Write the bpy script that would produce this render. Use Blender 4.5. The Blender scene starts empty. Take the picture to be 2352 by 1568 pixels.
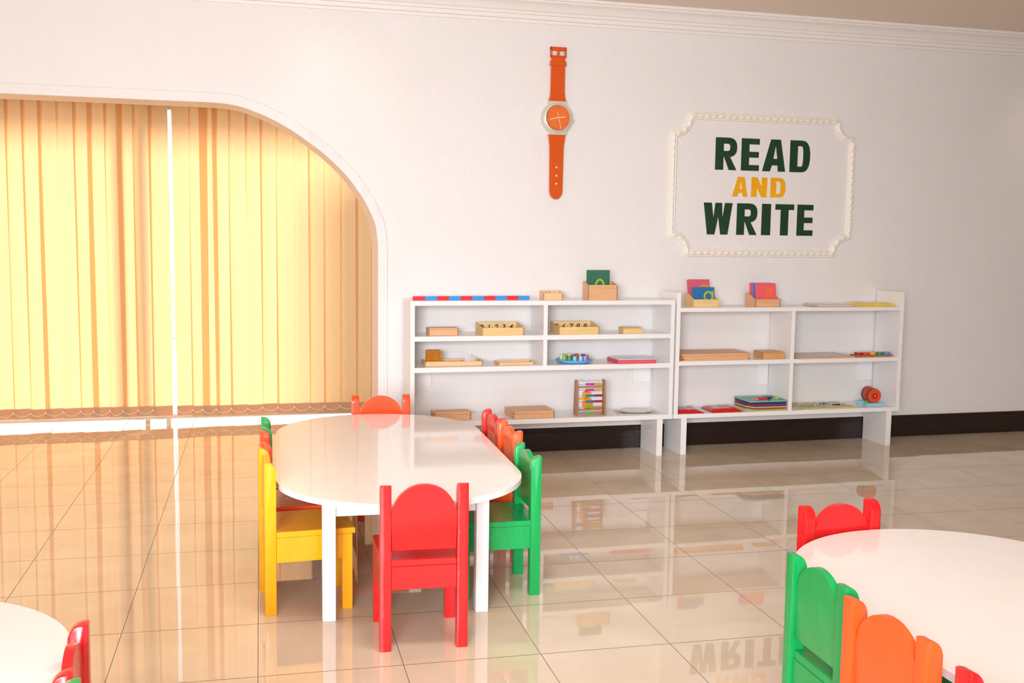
import bpy, bmesh, math, random
from mathutils import Vector, Matrix, Euler
random.seed(7)
PI = math.pi
scn = bpy.context.scene
COL = scn.collection

# ------------------------------------------------------------------ camera
cam_d = bpy.data.cameras.new('camera')
cam_d.sensor_width = 36.0
cam_d.lens = 36.0 * 2437.916 / 2352
cam_d.clip_start = 0.05
cam_d.clip_end = 200
cam = bpy.data.objects.new('camera', cam_d)
COL.objects.link(cam)
_yaw, _pitch, _roll = 0.2660085, 0.10336, 0.0141607
_w = Vector((math.sin(_yaw) * math.cos(_pitch), math.cos(_yaw) * math.cos(_pitch), -math.sin(_pitch)))
_r0 = Vector((math.cos(_yaw), -math.sin(_yaw), 0))
_u0 = _r0.cross(_w)
_r = math.cos(_roll) * _r0 + math.sin(_roll) * _u0
_u = -math.sin(_roll) * _r0 + math.cos(_roll) * _u0
M = Matrix((( _r.x, _u.x, -_w.x, 0), (_r.y, _u.y, -_w.y, 0), (_r.z, _u.z, -_w.z, 1.5262), (0, 0, 0, 1)))
cam.matrix_world = M
scn.camera = cam

# ------------------------------------------------------------------ world, sun, large lights, exposure
world = bpy.data.worlds.new('world')
scn.world = world
world.use_nodes = True
bg = world.node_tree.nodes['Background']
bg.inputs[0].default_value = (1.0, 0.97, 0.93, 1)
bg.inputs[1].default_value = 2.6


def light(name, kind, loc, target, energy, color, size=1.0, size_y=None, **kw):
    d = bpy.data.lights.new(name, kind)
    d.energy = energy
    d.color = color
    if kind == 'AREA':
        d.shape = 'RECTANGLE'
        d.size = size
        d.size_y = size_y or size
    o = bpy.data.objects.new(name, d)
    COL.objects.link(o)
    o.location = loc
    o.rotation_euler = (Vector(target) - Vector(loc)).to_track_quat('-Z', 'Y').to_euler()
    for k, v in kw.items():
        setattr(d, k, v)
    return o


light('sun', 'SUN', (5.4, 18, 4.0), (0.0, 8.0, 0.4), 6.6, (1.0, 0.95, 0.86), angle=0.2)
# daylight entering by the windows in the wall behind the camera
light('window_daylight', 'AREA', (-1.9, -2.9, 1.95), (1.5, 7, 0.3), 190, (0.83, 0.92, 1.0), 2.8, 1.9, spread=1.5)
light('window_daylight', 'AREA', (1.9, -2.9, 1.9), (1.2, 7, 0.6), 14, (0.84, 0.93, 1.0), 2.8, 1.9, spread=2.1)
# unseen overhead fill, added to brighten the tabletops and floor
light('overhead_fill', 'AREA', (0.9, 3.0, 3.05), (0.9, 3.0, 0), 40, (1.0, 0.955, 0.93), 1.2, 0.6)
light('overhead_fill', 'AREA', (1.6, 0.2, 3.05), (1.6, 0.2, 0), 15, (1.0, 0.955, 0.93), 1.2, 0.6)
# recessed downlights near the wall
light('downlight_lamp', 'SPOT', (0.66, 6.25, 3.04), (0.66, 7.0, 2.2), 6, (1.0, 0.8, 0.62), spot_size=1.25, spot_blend=1.0, shadow_soft_size=0.05)
light('downlight_lamp', 'SPOT', (6.25, 6.25, 3.04), (6.25, 7.0, 2.2), 7, (1.0, 0.8, 0.62), spot_size=1.25, spot_blend=1.0, shadow_soft_size=0.05)

scn.view_settings.view_transform = 'Standard'
scn.view_settings.look = 'None'
scn.view_settings.gamma = 1
scn.view_settings.use_curve_mapping = False
scn.view_settings.exposure = -0.06
scn.cycles.max_bounces = 9
scn.cycles.diffuse_bounces = 5
scn.cycles.glossy_bounces = 4
scn.cycles.transmission_bounces = 6
scn.cycles.sample_clamp_indirect = 6
scn.cycles.caustics_reflective = False
scn.cycles.caustics_refractive = False


# ------------------------------------------------------------------ materials
def lin(c):
    return tuple(((v / 255) / 12.92 if v / 255 <= 0.04045 else ((v / 255 + 0.055) / 1.055) ** 2.4) for v in c)


_mats = {}


def principled(name):
    m = bpy.data.materials.new(name)
    m.use_nodes = True
    nt = m.node_tree
    return m, nt, nt.nodes['Principled BSDF']


def paint(rgb, rough=0.3, ior=1.45, var=0.04, bump=0.0, bscale=60, name=None, metallic=0.0, stretch=(1, 1, 1), vscale=9):
    key = (rgb, rough, ior, var, bump, bscale, metallic, stretch)
    if key in _mats:
        return _mats[key]
    m, nt, b = principled(name or 'paint')
    c = lin(rgb)
    tc = nt.nodes.new('ShaderNodeTexCoord')
    mp = nt.nodes.new('ShaderNodeMapping')
    mp.inputs['Scale'].default_value = stretch
    nt.links.new(tc.outputs['Object'], mp.inputs[0])
    n = nt.nodes.new('ShaderNodeTexNoise')
    n.inputs['Scale'].default_value = vscale
    n.inputs['Detail'].default_value = 4
    nt.links.new(mp.outputs[0], n.inputs['Vector'])
    r = nt.nodes.new('ShaderNodeValToRGB')
    r.color_ramp.elements[0].position = 0.3
    r.color_ramp.elements[1].position = 0.7
    r.color_ramp.elements[0].color = tuple(v * (1 - var) for v in c) + (1,)
    r.color_ramp.elements[1].color = tuple(min(1, v * (1 + var)) for v in c) + (1,)
    nt.links.new(n.outputs[0], r.inputs[0])
    nt.links.new(r.outputs[0], b.inputs['Base Color'])
    b.inputs['Roughness'].default_value = rough
    b.inputs['IOR'].default_value = ior
    b.inputs['Metallic'].default_value = metallic
    if bump:
        n2 = nt.nodes.new('ShaderNodeTexNoise')
        n2.inputs['Scale'].default_value = bscale
        n2.inputs['Detail'].default_value = 3
        nt.links.new(mp.outputs[0], n2.inputs['Vector'])
        bp = nt.nodes.new('ShaderNodeBump')
        bp.inputs['Strength'].default_value = bump
        bp.inputs['Distance'].default_value = 0.01
        nt.links.new(n2.outputs[0], bp.inputs['Height'])
        nt.links.new(bp.outputs[0], b.inputs['Normal'])
    _mats[key] = m
    return m


def wood(rgb, rough=0.45, axis=0, var=0.12):
    key = ('wood', rgb, rough, axis, var)
    if key in _mats:
        return _mats[key]
    m, nt, b = principled('beech_wood')
    c = lin(rgb)
    tc = nt.nodes.new('ShaderNodeTexCoord')
    mp = nt.nodes.new('ShaderNodeMapping')
    s = [55, 55, 55]
    s[axis] = 3
    mp.inputs['Scale'].default_value = s
    nt.links.new(tc.outputs['Object'], mp.inputs[0])
    n = nt.nodes.new('ShaderNodeTexNoise')
    n.inputs['Scale'].default_value = 1.6
    n.inputs['Detail'].default_value = 5
    n.inputs['Distortion'].default_value = 0.6
    nt.links.new(mp.outputs[0], n.inputs['Vector'])
    r = nt.nodes.new('ShaderNodeValToRGB')
    r.color_ramp.elements[0].position = 0.32
    r.color_ramp.elements[1].position = 0.68
    r.color_ramp.elements[0].color = tuple(v * (1 - var) for v in c) + (1,)
    r.color_ramp.elements[1].color = tuple(min(1, v * (1 + var * .6)) for v in c) + (1,)
    nt.links.new(n.outputs[0], r.inputs[0])
    nt.links.new(r.outputs[0], b.inputs['Base Color'])
    b.inputs['Roughness'].default_value = rough
    _mats[key] = m
    return m


def stucco():
    m, nt, b = principled('stucco_plaster')
    geo = nt.nodes.new('ShaderNodeNewGeometry')
    n1 = nt.nodes.new('ShaderNodeTexNoise')
    n1.inputs['Scale'].default_value = 75
    n1.inputs['Detail'].default_value = 4
    n1.inputs['Roughness'].default_value = 0.6
    nt.links.new(geo.outputs['Position'], n1.inputs['Vector'])
    n2 = nt.nodes.new('ShaderNodeTexNoise')
    n2.inputs['Scale'].default_value = 3
    n2.inputs['Detail'].default_value = 3
    nt.links.new(geo.outputs['Position'], n2.inputs['Vector'])
    r = nt.nodes.new('ShaderNodeValToRGB')
    r.color_ramp.elements[0].color = lin((231, 224, 221)) + (1,)
    r.color_ramp.elements[1].color = lin((236, 229, 226)) + (1,)
    nt.links.new(n2.outputs[0], r.inputs[0])
    nt.links.new(r.outputs[0], b.inputs['Base Color'])
    bp = nt.nodes.new('ShaderNodeBump')
    bp.inputs['Strength'].default_value = 0.65
    bp.inputs['Distance'].default_value = 0.006
    nt.links.new(n1.outputs[0], bp.inputs['Height'])
    nt.links.new(bp.outputs[0], b.inputs['Normal'])
    b.inputs['Roughness'].default_value = 0.55
    return m


def floor_material():
    m, nt, b = principled('polished_tile')
    N = nt.nodes.new
    L = nt.links.new
    geo = N('ShaderNodeNewGeometry')
    mp = N('ShaderNodeMapping')
    mp.vector_type = 'POINT'
    mp.inputs['Rotation'].default_value = (0, 0, 0.0329037)
    mp.inputs['Scale'].default_value = (2, 2, 2)
    mp.inputs['Location'].default_value = (0.0463, -7.186 + 20, 0)
    L(geo.outputs['Position'], mp.inputs[0])
    sep = N('ShaderNodeSeparateXYZ')
    L(mp.outputs[0], sep.inputs[0])

    def math_(op, a, bb=None):
        x = N('ShaderNodeMath')
        x.operation = op
        for i, v in enumerate((a, bb)):
            if v is None:
                continue
            if isinstance(v, (int, float)):
                x.inputs[i].default_value = v
            else:
                L(v, x.inputs[i])
        return x.outputs[0]
    ids, edges = [], []
    for ax in (0, 1):
        v = sep.outputs[ax]
        fl = math_('FLOOR', v)
        ids.append(fl)
        fr = math_('SUBTRACT', v, fl)
        d = math_('ABSOLUTE', math_('SUBTRACT', fr, 0.5))
        edges.append(math_('GREATER_THAN', d, 0.4972 if ax == 0 else 0.4960))
    cmb = N('ShaderNodeCombineXYZ')
    L(ids[0], cmb.inputs[0])
    L(ids[1], cmb.inputs[1])
    wn = N('ShaderNodeTexWhiteNoise')
    wn.noise_dimensions = '3D'
    L(cmb.outputs[0], wn.inputs['Vector'])
    grout = math_('MAXIMUM', edges[0], edges[1])
    nz = N('ShaderNodeTexNoise')
    nz.inputs['Scale'].default_value = 3.5
    nz.inputs['Detail'].default_value = 6
    L(geo.outputs['Position'], nz.inputs['Vector'])
    ramp = N('ShaderNodeValToRGB')
    ramp.color_ramp.elements[0].position = 0.3
    ramp.color_ramp.elements[1].position = 0.72
    ramp.color_ramp.elements[0].color = lin((210, 190, 165)) + (1,)
    ramp.color_ramp.elements[1].color = lin((223, 205, 181)) + (1,)
    L(nz.outputs[0], ramp.inputs[0])
    mix = N('ShaderNodeMix')
    mix.data_type = 'RGBA'
    L(grout, mix.inputs[0])
    L(ramp.outputs[0], mix.inputs[6])
    mix.inputs[7].default_value = lin((112, 90, 73)) + (1,)
    L(mix.outputs[2], b.inputs['Base Color'])
    L(math_('ADD', math_('MULTIPLY', grout, 0.5), 0.022), b.inputs['Roughness'])
    b.inputs['IOR'].default_value = 1.78
    # each tile is laid a hair off level
    sub = N('ShaderNodeVectorMath')
    sub.operation = 'SUBTRACT'
    L(wn.outputs['Color'], sub.inputs[0])
    sub.inputs[1].default_value = (0.5, 0.5, 0.5)
    scl = N('ShaderNodeVectorMath')
    scl.operation = 'MULTIPLY'
    L(sub.outputs[0], scl.inputs[0])
    scl.inputs[1].default_value = (0.0025, 0.004, 0)
    add = N('ShaderNodeVectorMath')
    add.operation = 'ADD'
    L(scl.outputs[0], add.inputs[0])
    L(geo.outputs['Normal'], add.inputs[1])
    nrm = N('ShaderNodeVectorMath')
    nrm.operation = 'NORMALIZE'
    L(add.outputs[0], nrm.inputs[0])
    L(nrm.outputs[0], b.inputs['Normal'])
    return m


def fabric_material(rgb_t, rgb_d, name='blind_fabric', mixf=0.5):
    m = bpy.data.materials.new(name)
    m.use_nodes = True
    nt = m.node_tree
    nt.nodes.clear()
    N = nt.nodes.new
    L = nt.links.new
    out = N('ShaderNodeOutputMaterial')
    geo = N('ShaderNodeTexCoord')
    cols = []
    for rgb in (rgb_t, rgb_d):
        mp = N('ShaderNodeMapping')
        mp.inputs['Scale'].default_value = (40, 40, 420)
        L(geo.outputs['Object'], mp.inputs[0])
        n = N('ShaderNodeTexNoise')
        n.inputs['Scale'].default_value = 1
        n.inputs['Detail'].default_value = 3
        L(mp.outputs[0], n.inputs['Vector'])
        r = N('ShaderNodeValToRGB')
        r.color_ramp.elements[0].position = 0.25
        r.color_ramp.elements[1].position = 0.5
        c = lin(rgb)
        r.color_ramp.elements[0].color = tuple(v * 0.86 for v in c) + (1,)
        r.color_ramp.elements[1].color = c + (1,)
        L(n.outputs[0], r.inputs[0])
        cols.append(r.outputs[0])
    t = N('ShaderNodeBsdfTranslucent')
    d = N('ShaderNodeBsdfDiffuse')
    L(cols[0], t.inputs[0])
    L(cols[1], d.inputs[0])
    mx = N('ShaderNodeMixShader')
    mx.inputs[0].default_value = mixf
    L(t.outputs[0], mx.inputs[1])
    L(d.outputs[0], mx.inputs[2])
    L(mx.outputs[0], out.inputs[0])
    return m


def clear_plastic(rgb, alpha=0.45, rough=0.12):
    key = ('clear', rgb, alpha, rough)
    if key in _mats:
        return _mats[key]
    m, nt, b = principled('clear_plastic')
    b.inputs['Base Color'].default_value = lin(rgb) + (1,)
    b.inputs['Roughness'].default_value = rough
    tr = nt.nodes.new('ShaderNodeBsdfTransparent')
    tr.inputs[0].default_value = (0.96, 0.97, 0.98, 1)
    mx = nt.nodes.new('ShaderNodeMixShader')
    mx.inputs[0].default_value = alpha
    nt.links.new(tr.outputs[0], mx.inputs[1])
    nt.links.new(b.outputs[0], mx.inputs[2])
    nt.links.new(mx.outputs[0], nt.nodes['Material Output'].inputs[0])
    _mats[key] = m
    return m


WALL = stucco()
FLOOR = floor_material()
CEIL = paint((238, 224, 211), 0.8, name='ceiling_paint', var=0.01)
PLASTER = paint((238, 230, 222), 0.5, name='smooth_plaster', var=0.01, bump=0.1, bscale=40)
CORN = paint((238, 229, 224), 0.45, name='cornice_paint', var=0.01)
BASEB = paint((38, 24, 20), 0.22, ior=1.5, name='dark_varnished_wood', var=0.3, bump=0.12, bscale=18, stretch=(1, 6, 6))
WHITE = paint((238, 233, 231), 0.25, name='white_gloss_board', var=0.01)
TABLE = paint((238, 231, 226), 0.06, ior=1.5, name='white_table_laminate', var=0.01)
TEDGE = paint((242, 240, 244), 0.3, name='white_table_paint', var=0.01, bump=0.05, bscale=30)
CHAIR = {
    'red': paint((216, 32, 34), 0.2, name='red_gloss_paint', var=0.05, bump=0.10, bscale=22, stretch=(3, 3, 1)),
    'green': paint((24, 158, 82), 0.2, name='green_gloss_paint', var=0.05, bump=0.10, bscale=22, stretch=(3, 3, 1)),
    'orange': paint((244, 92, 38), 0.2, name='orange_gloss_paint', var=0.05, bump=0.10, bscale=22, stretch=(3, 3, 1)),
    'scarlet': paint((238, 78, 36), 0.2, name='scarlet_gloss_paint', var=0.05, bump=0.10, bscale=22, stretch=(3, 3, 1)),
    'yellow': paint((248, 172, 22), 0.2, name='yellow_gloss_paint', var=0.05, bump=0.10, bscale=22, stretch=(3, 3, 1)),
}
BEECH = wood((231, 188, 140))
BEECHP = wood((224, 170, 124))
BEECHY = wood((232, 194, 132))
BEECHD = wood((168, 108, 66))
WALNUT = wood((176, 120, 84), axis=2)


# ------------------------------------------------------------------ mesh helpers
def new():
    return bmesh.new()


def box(bm, x0, x1, y0, y1, z0, z1, bev=0.0, seg=2):
    vs = [bm.verts.new((x, y, z)) for x in (x0, x1) for y in (y0, y1) for z in (z0, z1)]
    fs = [(0, 1, 3, 2), (4, 6, 7, 5), (0, 4, 5, 1), (2, 3, 7, 6), (0, 2, 6, 4), (1, 5, 7, 3)]
    faces = [bm.faces.new([vs[i] for i in f]) for f in fs]
    if bev > 0:
        es = list({e for f in faces for e in f.edges})
        bmesh.ops.bevel(bm, geom=es, offset=bev, segments=seg, affect='EDGES', profile=0.5)
    return vs


def prism(bm, pts, axis, a0, a1, bev=0.0, seg=2):
    """polygon pts in the two other axes (in order x,y,z minus axis), extruded along axis"""
    def mk(p, a):
        l = list(p)
        l.insert(axis, a)
        return bm.verts.new(l)
    A = [mk(p, a0) for p in pts]
    B = [mk(p, a1) for p in pts]
    f = [bm.faces.new(A), bm.faces.new(B[::-1])]
    n = len(pts)
    for i in range(n):
        f.append(bm.faces.new([A[i], B[i], B[(i + 1) % n], A[(i + 1) % n]]))
    if bev > 0:
        es = set()
        for ff in f[:2]:
            es |= set(ff.edges)
        bmesh.ops.bevel(bm, geom=list(es), offset=bev, segments=seg, affect='EDGES', profile=0.5)


def lathe(bm, prof, seg=32, c=(0, 0, 0), axis='z'):
    rings = []
    for r, h in prof:
        ring = []
        for i in range(seg):
            a = 2 * PI * i / seg
            p = (r * math.cos(a), r * math.sin(a), h)
            if axis == 'y':
                p = (p[0], h, p[1])
            elif axis == 'x':
                p = (h, p[0], p[1])
            ring.append(bm.verts.new((p[0] + c[0], p[1] + c[1], p[2] + c[2])))
        rings.append(ring)
    for a, b in zip(rings, rings[1:]):
        for i in range(seg):
            j = (i + 1) % seg
            bm.faces.new((a[i], a[j], b[j], b[i]))
    bm.faces.new(rings[0][::-1])
    bm.faces.new(rings[-1])


def tube(bm, pts, rad, seg=6):
    pts = [Vector(p) for p in pts]
    rings = []
    for i, p in enumerate(pts):
        t = (pts[min(i + 1, len(pts) - 1)] - pts[max(i - 1, 0)]).normalized()
        up = Vector((0, 0, 1)) if abs(t.z) < 0.9 else Vector((1, 0, 0))
        s = t.cross(up).normalized()
        u2 = s.cross(t)
        rings.append([bm.verts.new(p + rad * (math.cos(2 * PI * k / seg) * s + math.sin(2 * PI * k / seg) * u2)) for k in range(seg)])
    for a, b in zip(rings, rings[1:]):
        for i in range(seg):
            j = (i + 1) % seg
            bm.faces.new((a[i], a[j], b[j], b[i]))
    bm.faces.new(rings[0][::-1])
    bm.faces.new(rings[-1])


def obj(name, bm, m, parent=None, loc=None, smooth=None, label=None):
    bmesh.ops.recalc_face_normals(bm, faces=bm.faces)
    me = bpy.data.meshes.new(name)
    bm.to_mesh(me)
    bm.free()
    me.materials.append(m)
    if smooth:
        for p in me.polygons:
            p.use_smooth = True
        me.set_sharp_from_angle(angle=smooth)
    o = bpy.data.objects.new(name, me)
    COL.objects.link(o)
    if parent:
        o.parent = parent
    if loc:
        o.location = loc
    if label:
        o['label'] = label
    return o


def thing(name, label, cat, loc=(0, 0, 0), rz=0.0, group=None):
    o = bpy.data.objects.new(name, None)
    COL.objects.link(o)
    o.empty_display_size = 0.05
    o.location = loc
    o.rotation_euler = (0, 0, rz)
    o['label'] = label
    o['category'] = cat
    if group:
        o['group'] = group
    return o


def tag(o, label, cat, group=None):
    o['label'] = label
    o['category'] = cat
    if group:
        o['group'] = group
    return o


def struct(name, bm, m, parent=None, smooth=None, label=None):
    o = obj(name, bm, m, parent, smooth=smooth, label=label)
    if parent is None:
        o['kind'] = 'structure'
    return o


def dup(root, loc, rz, label=None, group=None):
    r = root.copy()
    COL.objects.link(r)
    r.location = loc
    r.rotation_euler = (0, 0, rz)
    if label:
        r['label'] = label
    if group:
        r['group'] = group
    for ch in list(root.children):
        c = ch.copy()
        COL.objects.link(c)
        c.parent = r
        for g in ch.children:
            d = g.copy()
            COL.objects.link(d)
            d.parent = c
    return r


def text_bm(s, size, depth, shear=0.0, offset=0.0, align='CENTER', facing='-y'):
    """raised characters standing upright in the XZ plane, read from -Y"""
    cu = bpy.data.curves.new('t', 'FONT')
    cu.body = s
    cu.size = size
    cu.extrude = depth / 2
    cu.shear = shear
    cu.offset = offset
    cu.align_x = align
    cu.resolution_u = 4
    o = bpy.data.objects.new('t', cu)
    COL.objects.link(o)
    bpy.context.view_layer.update()
    me = bpy.data.meshes.new_from_object(o.evaluated_get(bpy.context.evaluated_depsgraph_get()))
    bm = bmesh.new()
    bm.from_mesh(me)
    bpy.data.objects.remove(o)
    bpy.data.curves.remove(cu)
    bpy.data.meshes.remove(me)
    if facing == '-y':
        bmesh.ops.rotate(bm, verts=bm.verts, cent=(0, 0, 0), matrix=Matrix.Rotation(PI / 2, 3, 'X'))
    return bm


# ================================================================== ROOM SHELL
CZ = 3.065          # ceiling height
WY = 7.0            # front face of the wall with the shelves
XL, XR = -3.5, 10.5
YB = -3.2           # wall behind the camera
BAY = 8.86          # wall with the glass doors behind the blinds

bm = new()
box(bm, XL - .2, XR + .2, YB - .2, BAY + .1, -.12, 0)
floor = struct('floor', bm, FLOOR)

# window openings in the wall behind the camera
bm = new()
wins = [(-3.1, -0.1), (0.4, 3.4)]
xs = [XL - .2, -3.1, -0.1, 0.4, 3.4, XR + .2]
for i in range(5):
    x0, x1 = xs[i], xs[i + 1]
    if (x0, x1) in wins:
        box(bm, x0, x1, YB - .2, YB, 0, 0.85)
        box(bm, x0, x1, YB - .2, YB, 2.75, CZ + .1)
    else:
        box(bm, x0, x1, YB - .2, YB, 0, CZ + .1)
struct('wall_front', bm, WALL)
for k, (x0, x1) in enumerate(wins):
    bm = new()
    for a, b in ((x0, x0 + .05), ((x0 + x1) / 2 - .025, (x0 + x1) / 2 + .025), (x1 - .05, x1)):
        box(bm, a, b, YB - .14, YB - .08, .85, 2.75)
    box(bm, x0, x1, YB - .14, YB - .08, .85, .90)
    box(bm, x0, x1, YB - .14, YB - .08, 2.70, 2.75)
    w = struct('window_%d' % (k + 2), bm, WHITE)

bm = new()
box(bm, XL - .2, XL, YB, BAY, 0, CZ + .1)
struct('wall_left', bm, WALL)
bm = new()
box(bm, XR, XR + .2, YB, WY + .3, 0, CZ + .1)
struct('wall_right', bm, WALL)
bm = new()
box(bm, XL - .2, XR + .2, YB - .2, WY + .3, CZ, CZ + .12)
struct('ceiling', bm, CEIL)

# --- wall with the arched opening
half = [(0.985, 0.0), (0.985, 1.38), (0.982, 1.44), (0.975, 1.505), (0.960, 1.575), (0.925, 1.655), (0.875, 1.742), (0.81, 1.832),
        (0.735, 1.915), (0.63, 2.008), (0.515, 2.092), (0.385, 2.172), (0.25, 2.236), (0.12, 2.279), (0.03, 2.295), (-0.06, 2.299)]
ACX = -1.15


def resample(pts, n):
    out = []
    P = [Vector((p[0], p[1])) for p in pts]
    for i in range(len(P) - 1):
        p0, p1, p2, p3 = P[max(i - 1, 0)], P[i], P[i + 1], P[min(i + 2, len(P) - 1)]
        for k in range(n):
            t = k / n
            out.append(0.5 * ((2 * p1) + (-p0 + p2) * t + (2 * p0 - 5 * p1 + 4 * p2 - p3) * t * t + (-p0 + 3 * p1 - 3 * p2 + p3) * t ** 3))
    out.append(P[-1])
    return [(v.x, v.y) for v in out]


curve = [half[0]] + resample(half[1:], 3)
arch = curve + [(2 * ACX - x, z) for x, z in reversed(curve)]
# ragged plaster edge
rag = [(x + random.uniform(-.0012, .0012), z + random.uniform(-.0012, .0012) if z > 0 else z) for x, z in arch]


def arch_sheet(bm, path, y0, y1, xmin, xmax, ztop):
    """solid wall from y0 to y1 around an arch path (right foot -> left foot)"""
    right = [p for p in path]
    n = len(right)
    top = []
    for i, (x, z) in enumerate(right):
        if i == 0:
            top.append((xmax, 0))
        elif i == n - 1:
            top.append((xmin, 0))
        elif x > 0.9:
            top.append((xmax, z * ztop / 1.7 if z < 1.7 else ztop))
        elif x < 2 * ACX - 0.9:
            top.append((xmin, z * ztop / 1.7 if z < 1.7 else ztop))
        else:
            top.append((x, ztop))
    # insert exact corners by snapping
    ri = max(i for i in range(n) if top[i][0] == xmax)
    li = min(i for i in range(n) if top[i][0] == xmin)
    top[ri] = (xmax, ztop)
    top[li] = (xmin, ztop)
    F = {}
    for y in (y0, y1):
        F[y] = ([bm.verts.new((x, y, z)) for x, z in right], [bm.verts.new((x, y, z)) for x, z in top])
    for i in range(n - 1):
        for y in (y0, y1):
            a, b = F[y]
            bm.faces.new((a[i], a[i + 1], b[i + 1], b[i]))
        bm.faces.new((F[y0][0][i], F[y0][0][i + 1], F[y1][0][i + 1], F[y1][0][i]))
        bm.faces.new((F[y0][1][i], F[y0][1][i + 1], F[y1][1][i + 1], F[y1][1][i]))


bm = new()
arch_sheet(bm, rag, WY, WY + .3, XL - .2, XR + .2, CZ + .1)
struct('wall_back', bm, WALL)

# raised plaster band around the arch
def offset_path(path, d):
    out = []
    n = len(path)
    for i, (x, z) in enumerate(path):
        a = path[max(i - 1, 0)]
        b = path[min(i + 1, n - 1)]
        t = Vector((b[0] - a[0], b[1] - a[1])).normalized()
        nx, nz = t.y, -t.x
        if i in (0, n - 1):
            nx, nz = (1, 0) if i == 0 else (-1, 0)
        out.append((x + nx * d, z + nz * d))
    return out


bm = new()
inn = offset_path(arch, 0.0005)
o1 = offset_path(arch, 0.059)
o2 = offset_path(arch, 0.064)
lays = [(inn, WY + .001), (inn, WY - .007), (o1, WY - .007), (o2, WY - .003), (o2, WY + .001)]
R = [[bm.verts.new((x, y + (random.uniform(-.0006, .0006) if 0 < k < 4 else 0), z)) for x, z in p] for k, (p, y) in enumerate(lays)]
for a, b in zip(R, R[1:]):
    for i in range(len(a) - 1):
        bm.faces.new((a[i], a[i + 1], b[i + 1], b[i]))
struct('trim_1', bm, WALL, smooth=0.6, label='raised white plaster band around the arched opening')

# cornice
prof = [(0, 2.912), (0.012, 2.912), (0.016, 2.930), (0.028, 2.934), (0.030, 2.940), (0.034, 2.958), (0.044, 2.962), (0.047, 2.976), (0.058, 2.985),
        (0.066, 3.000), (0.080, 3.018), (0.098, 3.030), (0.104, 3.034), (0.106, 3.044), (0.120, 3.046), (0.122, CZ), (0, CZ)]
bm = new()
prism(bm, [(WY - d + .001, z) for d, z in prof], 0, XL, XR)
struct('trim_2', bm, CORN, label='white moulded cornice between wall and ceiling')
bm = new()
prism(bm, [(XR - d + .001, z) for d, z in prof], 1, YB, WY)
struct('trim_3', bm, CORN)

# dark baseboard with moulded top
bprof = [(0, 0), (0.020, 0), (0.020, 0.128), (0.016, 0.134), (0.018, 0.142), (0.013, 0.156), (0.006, 0.163), (0, 0.163)]
bm = new()
prism(bm, [(WY - d, z) for d, z in bprof], 0, 1.052, XR)
struct('baseboard_back', bm, BASEB, label='dark brown varnished baseboard with a moulded top edge')
bm = new()
prism(bm, [(XR - d, z) for d, z in bprof], 1, YB, WY - .02)
struct('baseboard_right', bm, BASEB)

# bay behind the arch
bm = new()
box(bm, XL - .2, 2.6, WY + .3, BAY + .2, 2.78, 2.9)
struct('ceiling', bm, CEIL)
bm = new()
box(bm, 2.4, 2.6, WY + .3, BAY, 0, 2.78)
struct('wall_bay', bm, WALL)
bm = new()
box(bm, XL - .2, -3.1, BAY, BAY + .2, 0, 2.78)
box(bm, 1.9, 2.6, BAY, BAY + .2, 0, 2.78)
box(bm, -3.1, 1.9, BAY, BAY + .2, 2.5, 2.78)
struct('wall_far', bm, WALL)
# sliding glass doors
ALU = paint((236, 234, 230), 0.35, name='white_aluminium', var=0.01)
bm = new()
box(bm, -3.1, 1.9, BAY + .03, BAY + .12, 0.0, 0.018)
for x in (-3.1, -1.75, -0.62, -0.46, 1.86):
    box(bm, x, x + .035, BAY + .03, BAY + .09, 0.018, 2.5, .002)
box(bm, -3.1, 1.9, BAY + .03, BAY + .09, 2.44, 2.5)
door = struct('door_1', bm, ALU, label='white framed sliding glass door behind the blind')
gm, gnt, gb = principled('door_glass')
gnt.nodes.remove(gb)
_t = gnt.nodes.new('ShaderNodeBsdfTransparent')
_g = gnt.nodes.new('ShaderNodeBsdfGlossy')
_g.inputs['Roughness'].default_value = 0.02
_fr = gnt.nodes.new('ShaderNodeFresnel')
_mx = gnt.nodes.new('ShaderNodeMixShader')
gnt.links.new(_fr.outputs[0], _mx.inputs[0])
gnt.links.new(_t.outputs[0], _mx.inputs[1])
gnt.links.new(_g.outputs[0], _mx.inputs[2])
gnt.links.new(_mx.outputs[0], gnt.nodes['Material Output'].inputs[0])
for x0, x1 in ((-3.065, -1.75), (-1.715, -0.62), (-0.585, -0.46), (-0.425, 1.86)):
    bm = new()
    box(bm, x0, x1, BAY + .057, BAY + .063, 0.018, 2.44)
    obj('glass_pane', bm, gm, door)

# outside: terrace, overhang and side wall added to shade the blind, balustrade, shrubs
bm = new()
box(bm, -9, 9, BAY + .2, 24, -.2, -.03)
struct('terrace_ground', bm, paint((238, 234, 226), 0.6, name='terrace_paving', var=0.03))
bm = new()
box(bm, XL - .2, 4, BAY + .2, BAY + 1.0, 2.62, 2.78)
struct('shade_blocker_top', bm, CEIL)  # added unseen slab that keeps sun off the top of the blind
bm = new()
box(bm, 1.98, 2.2, BAY + .2, BAY + 2.2, -.03, 2.62)
struct('shade_blocker_side', bm, paint((226, 216, 202), 0.7, name='shade_blocker_paint', var=0.02))  # added unseen wall that shadows the shelf-side end of the blind
STONE = paint((206, 200, 190), 0.7, name='balustrade_stone', var=0.05)
bt = thing('balustrade', 'pale stone balustrade at the edge of the terrace outside the blind', 'balustrade', (0, 15.5, -.03))
bm = new()
box(bm, -4, 6, -.06, .06, 0, .08, .01)
obj('plinth', bm, STONE, bt)
bm = new()
box(bm, -4, 6, -.07, .07, .62, .72, .015)
obj('handrail', bm, STONE, bt)
bm = new()
lathe(bm, [(.035, 0), (.035, .05), (.02, .09), (.045, .2), (.05, .26), (.022, .42), (.022, .46), (.035, .5), (.035, .54)], 12)
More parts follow.
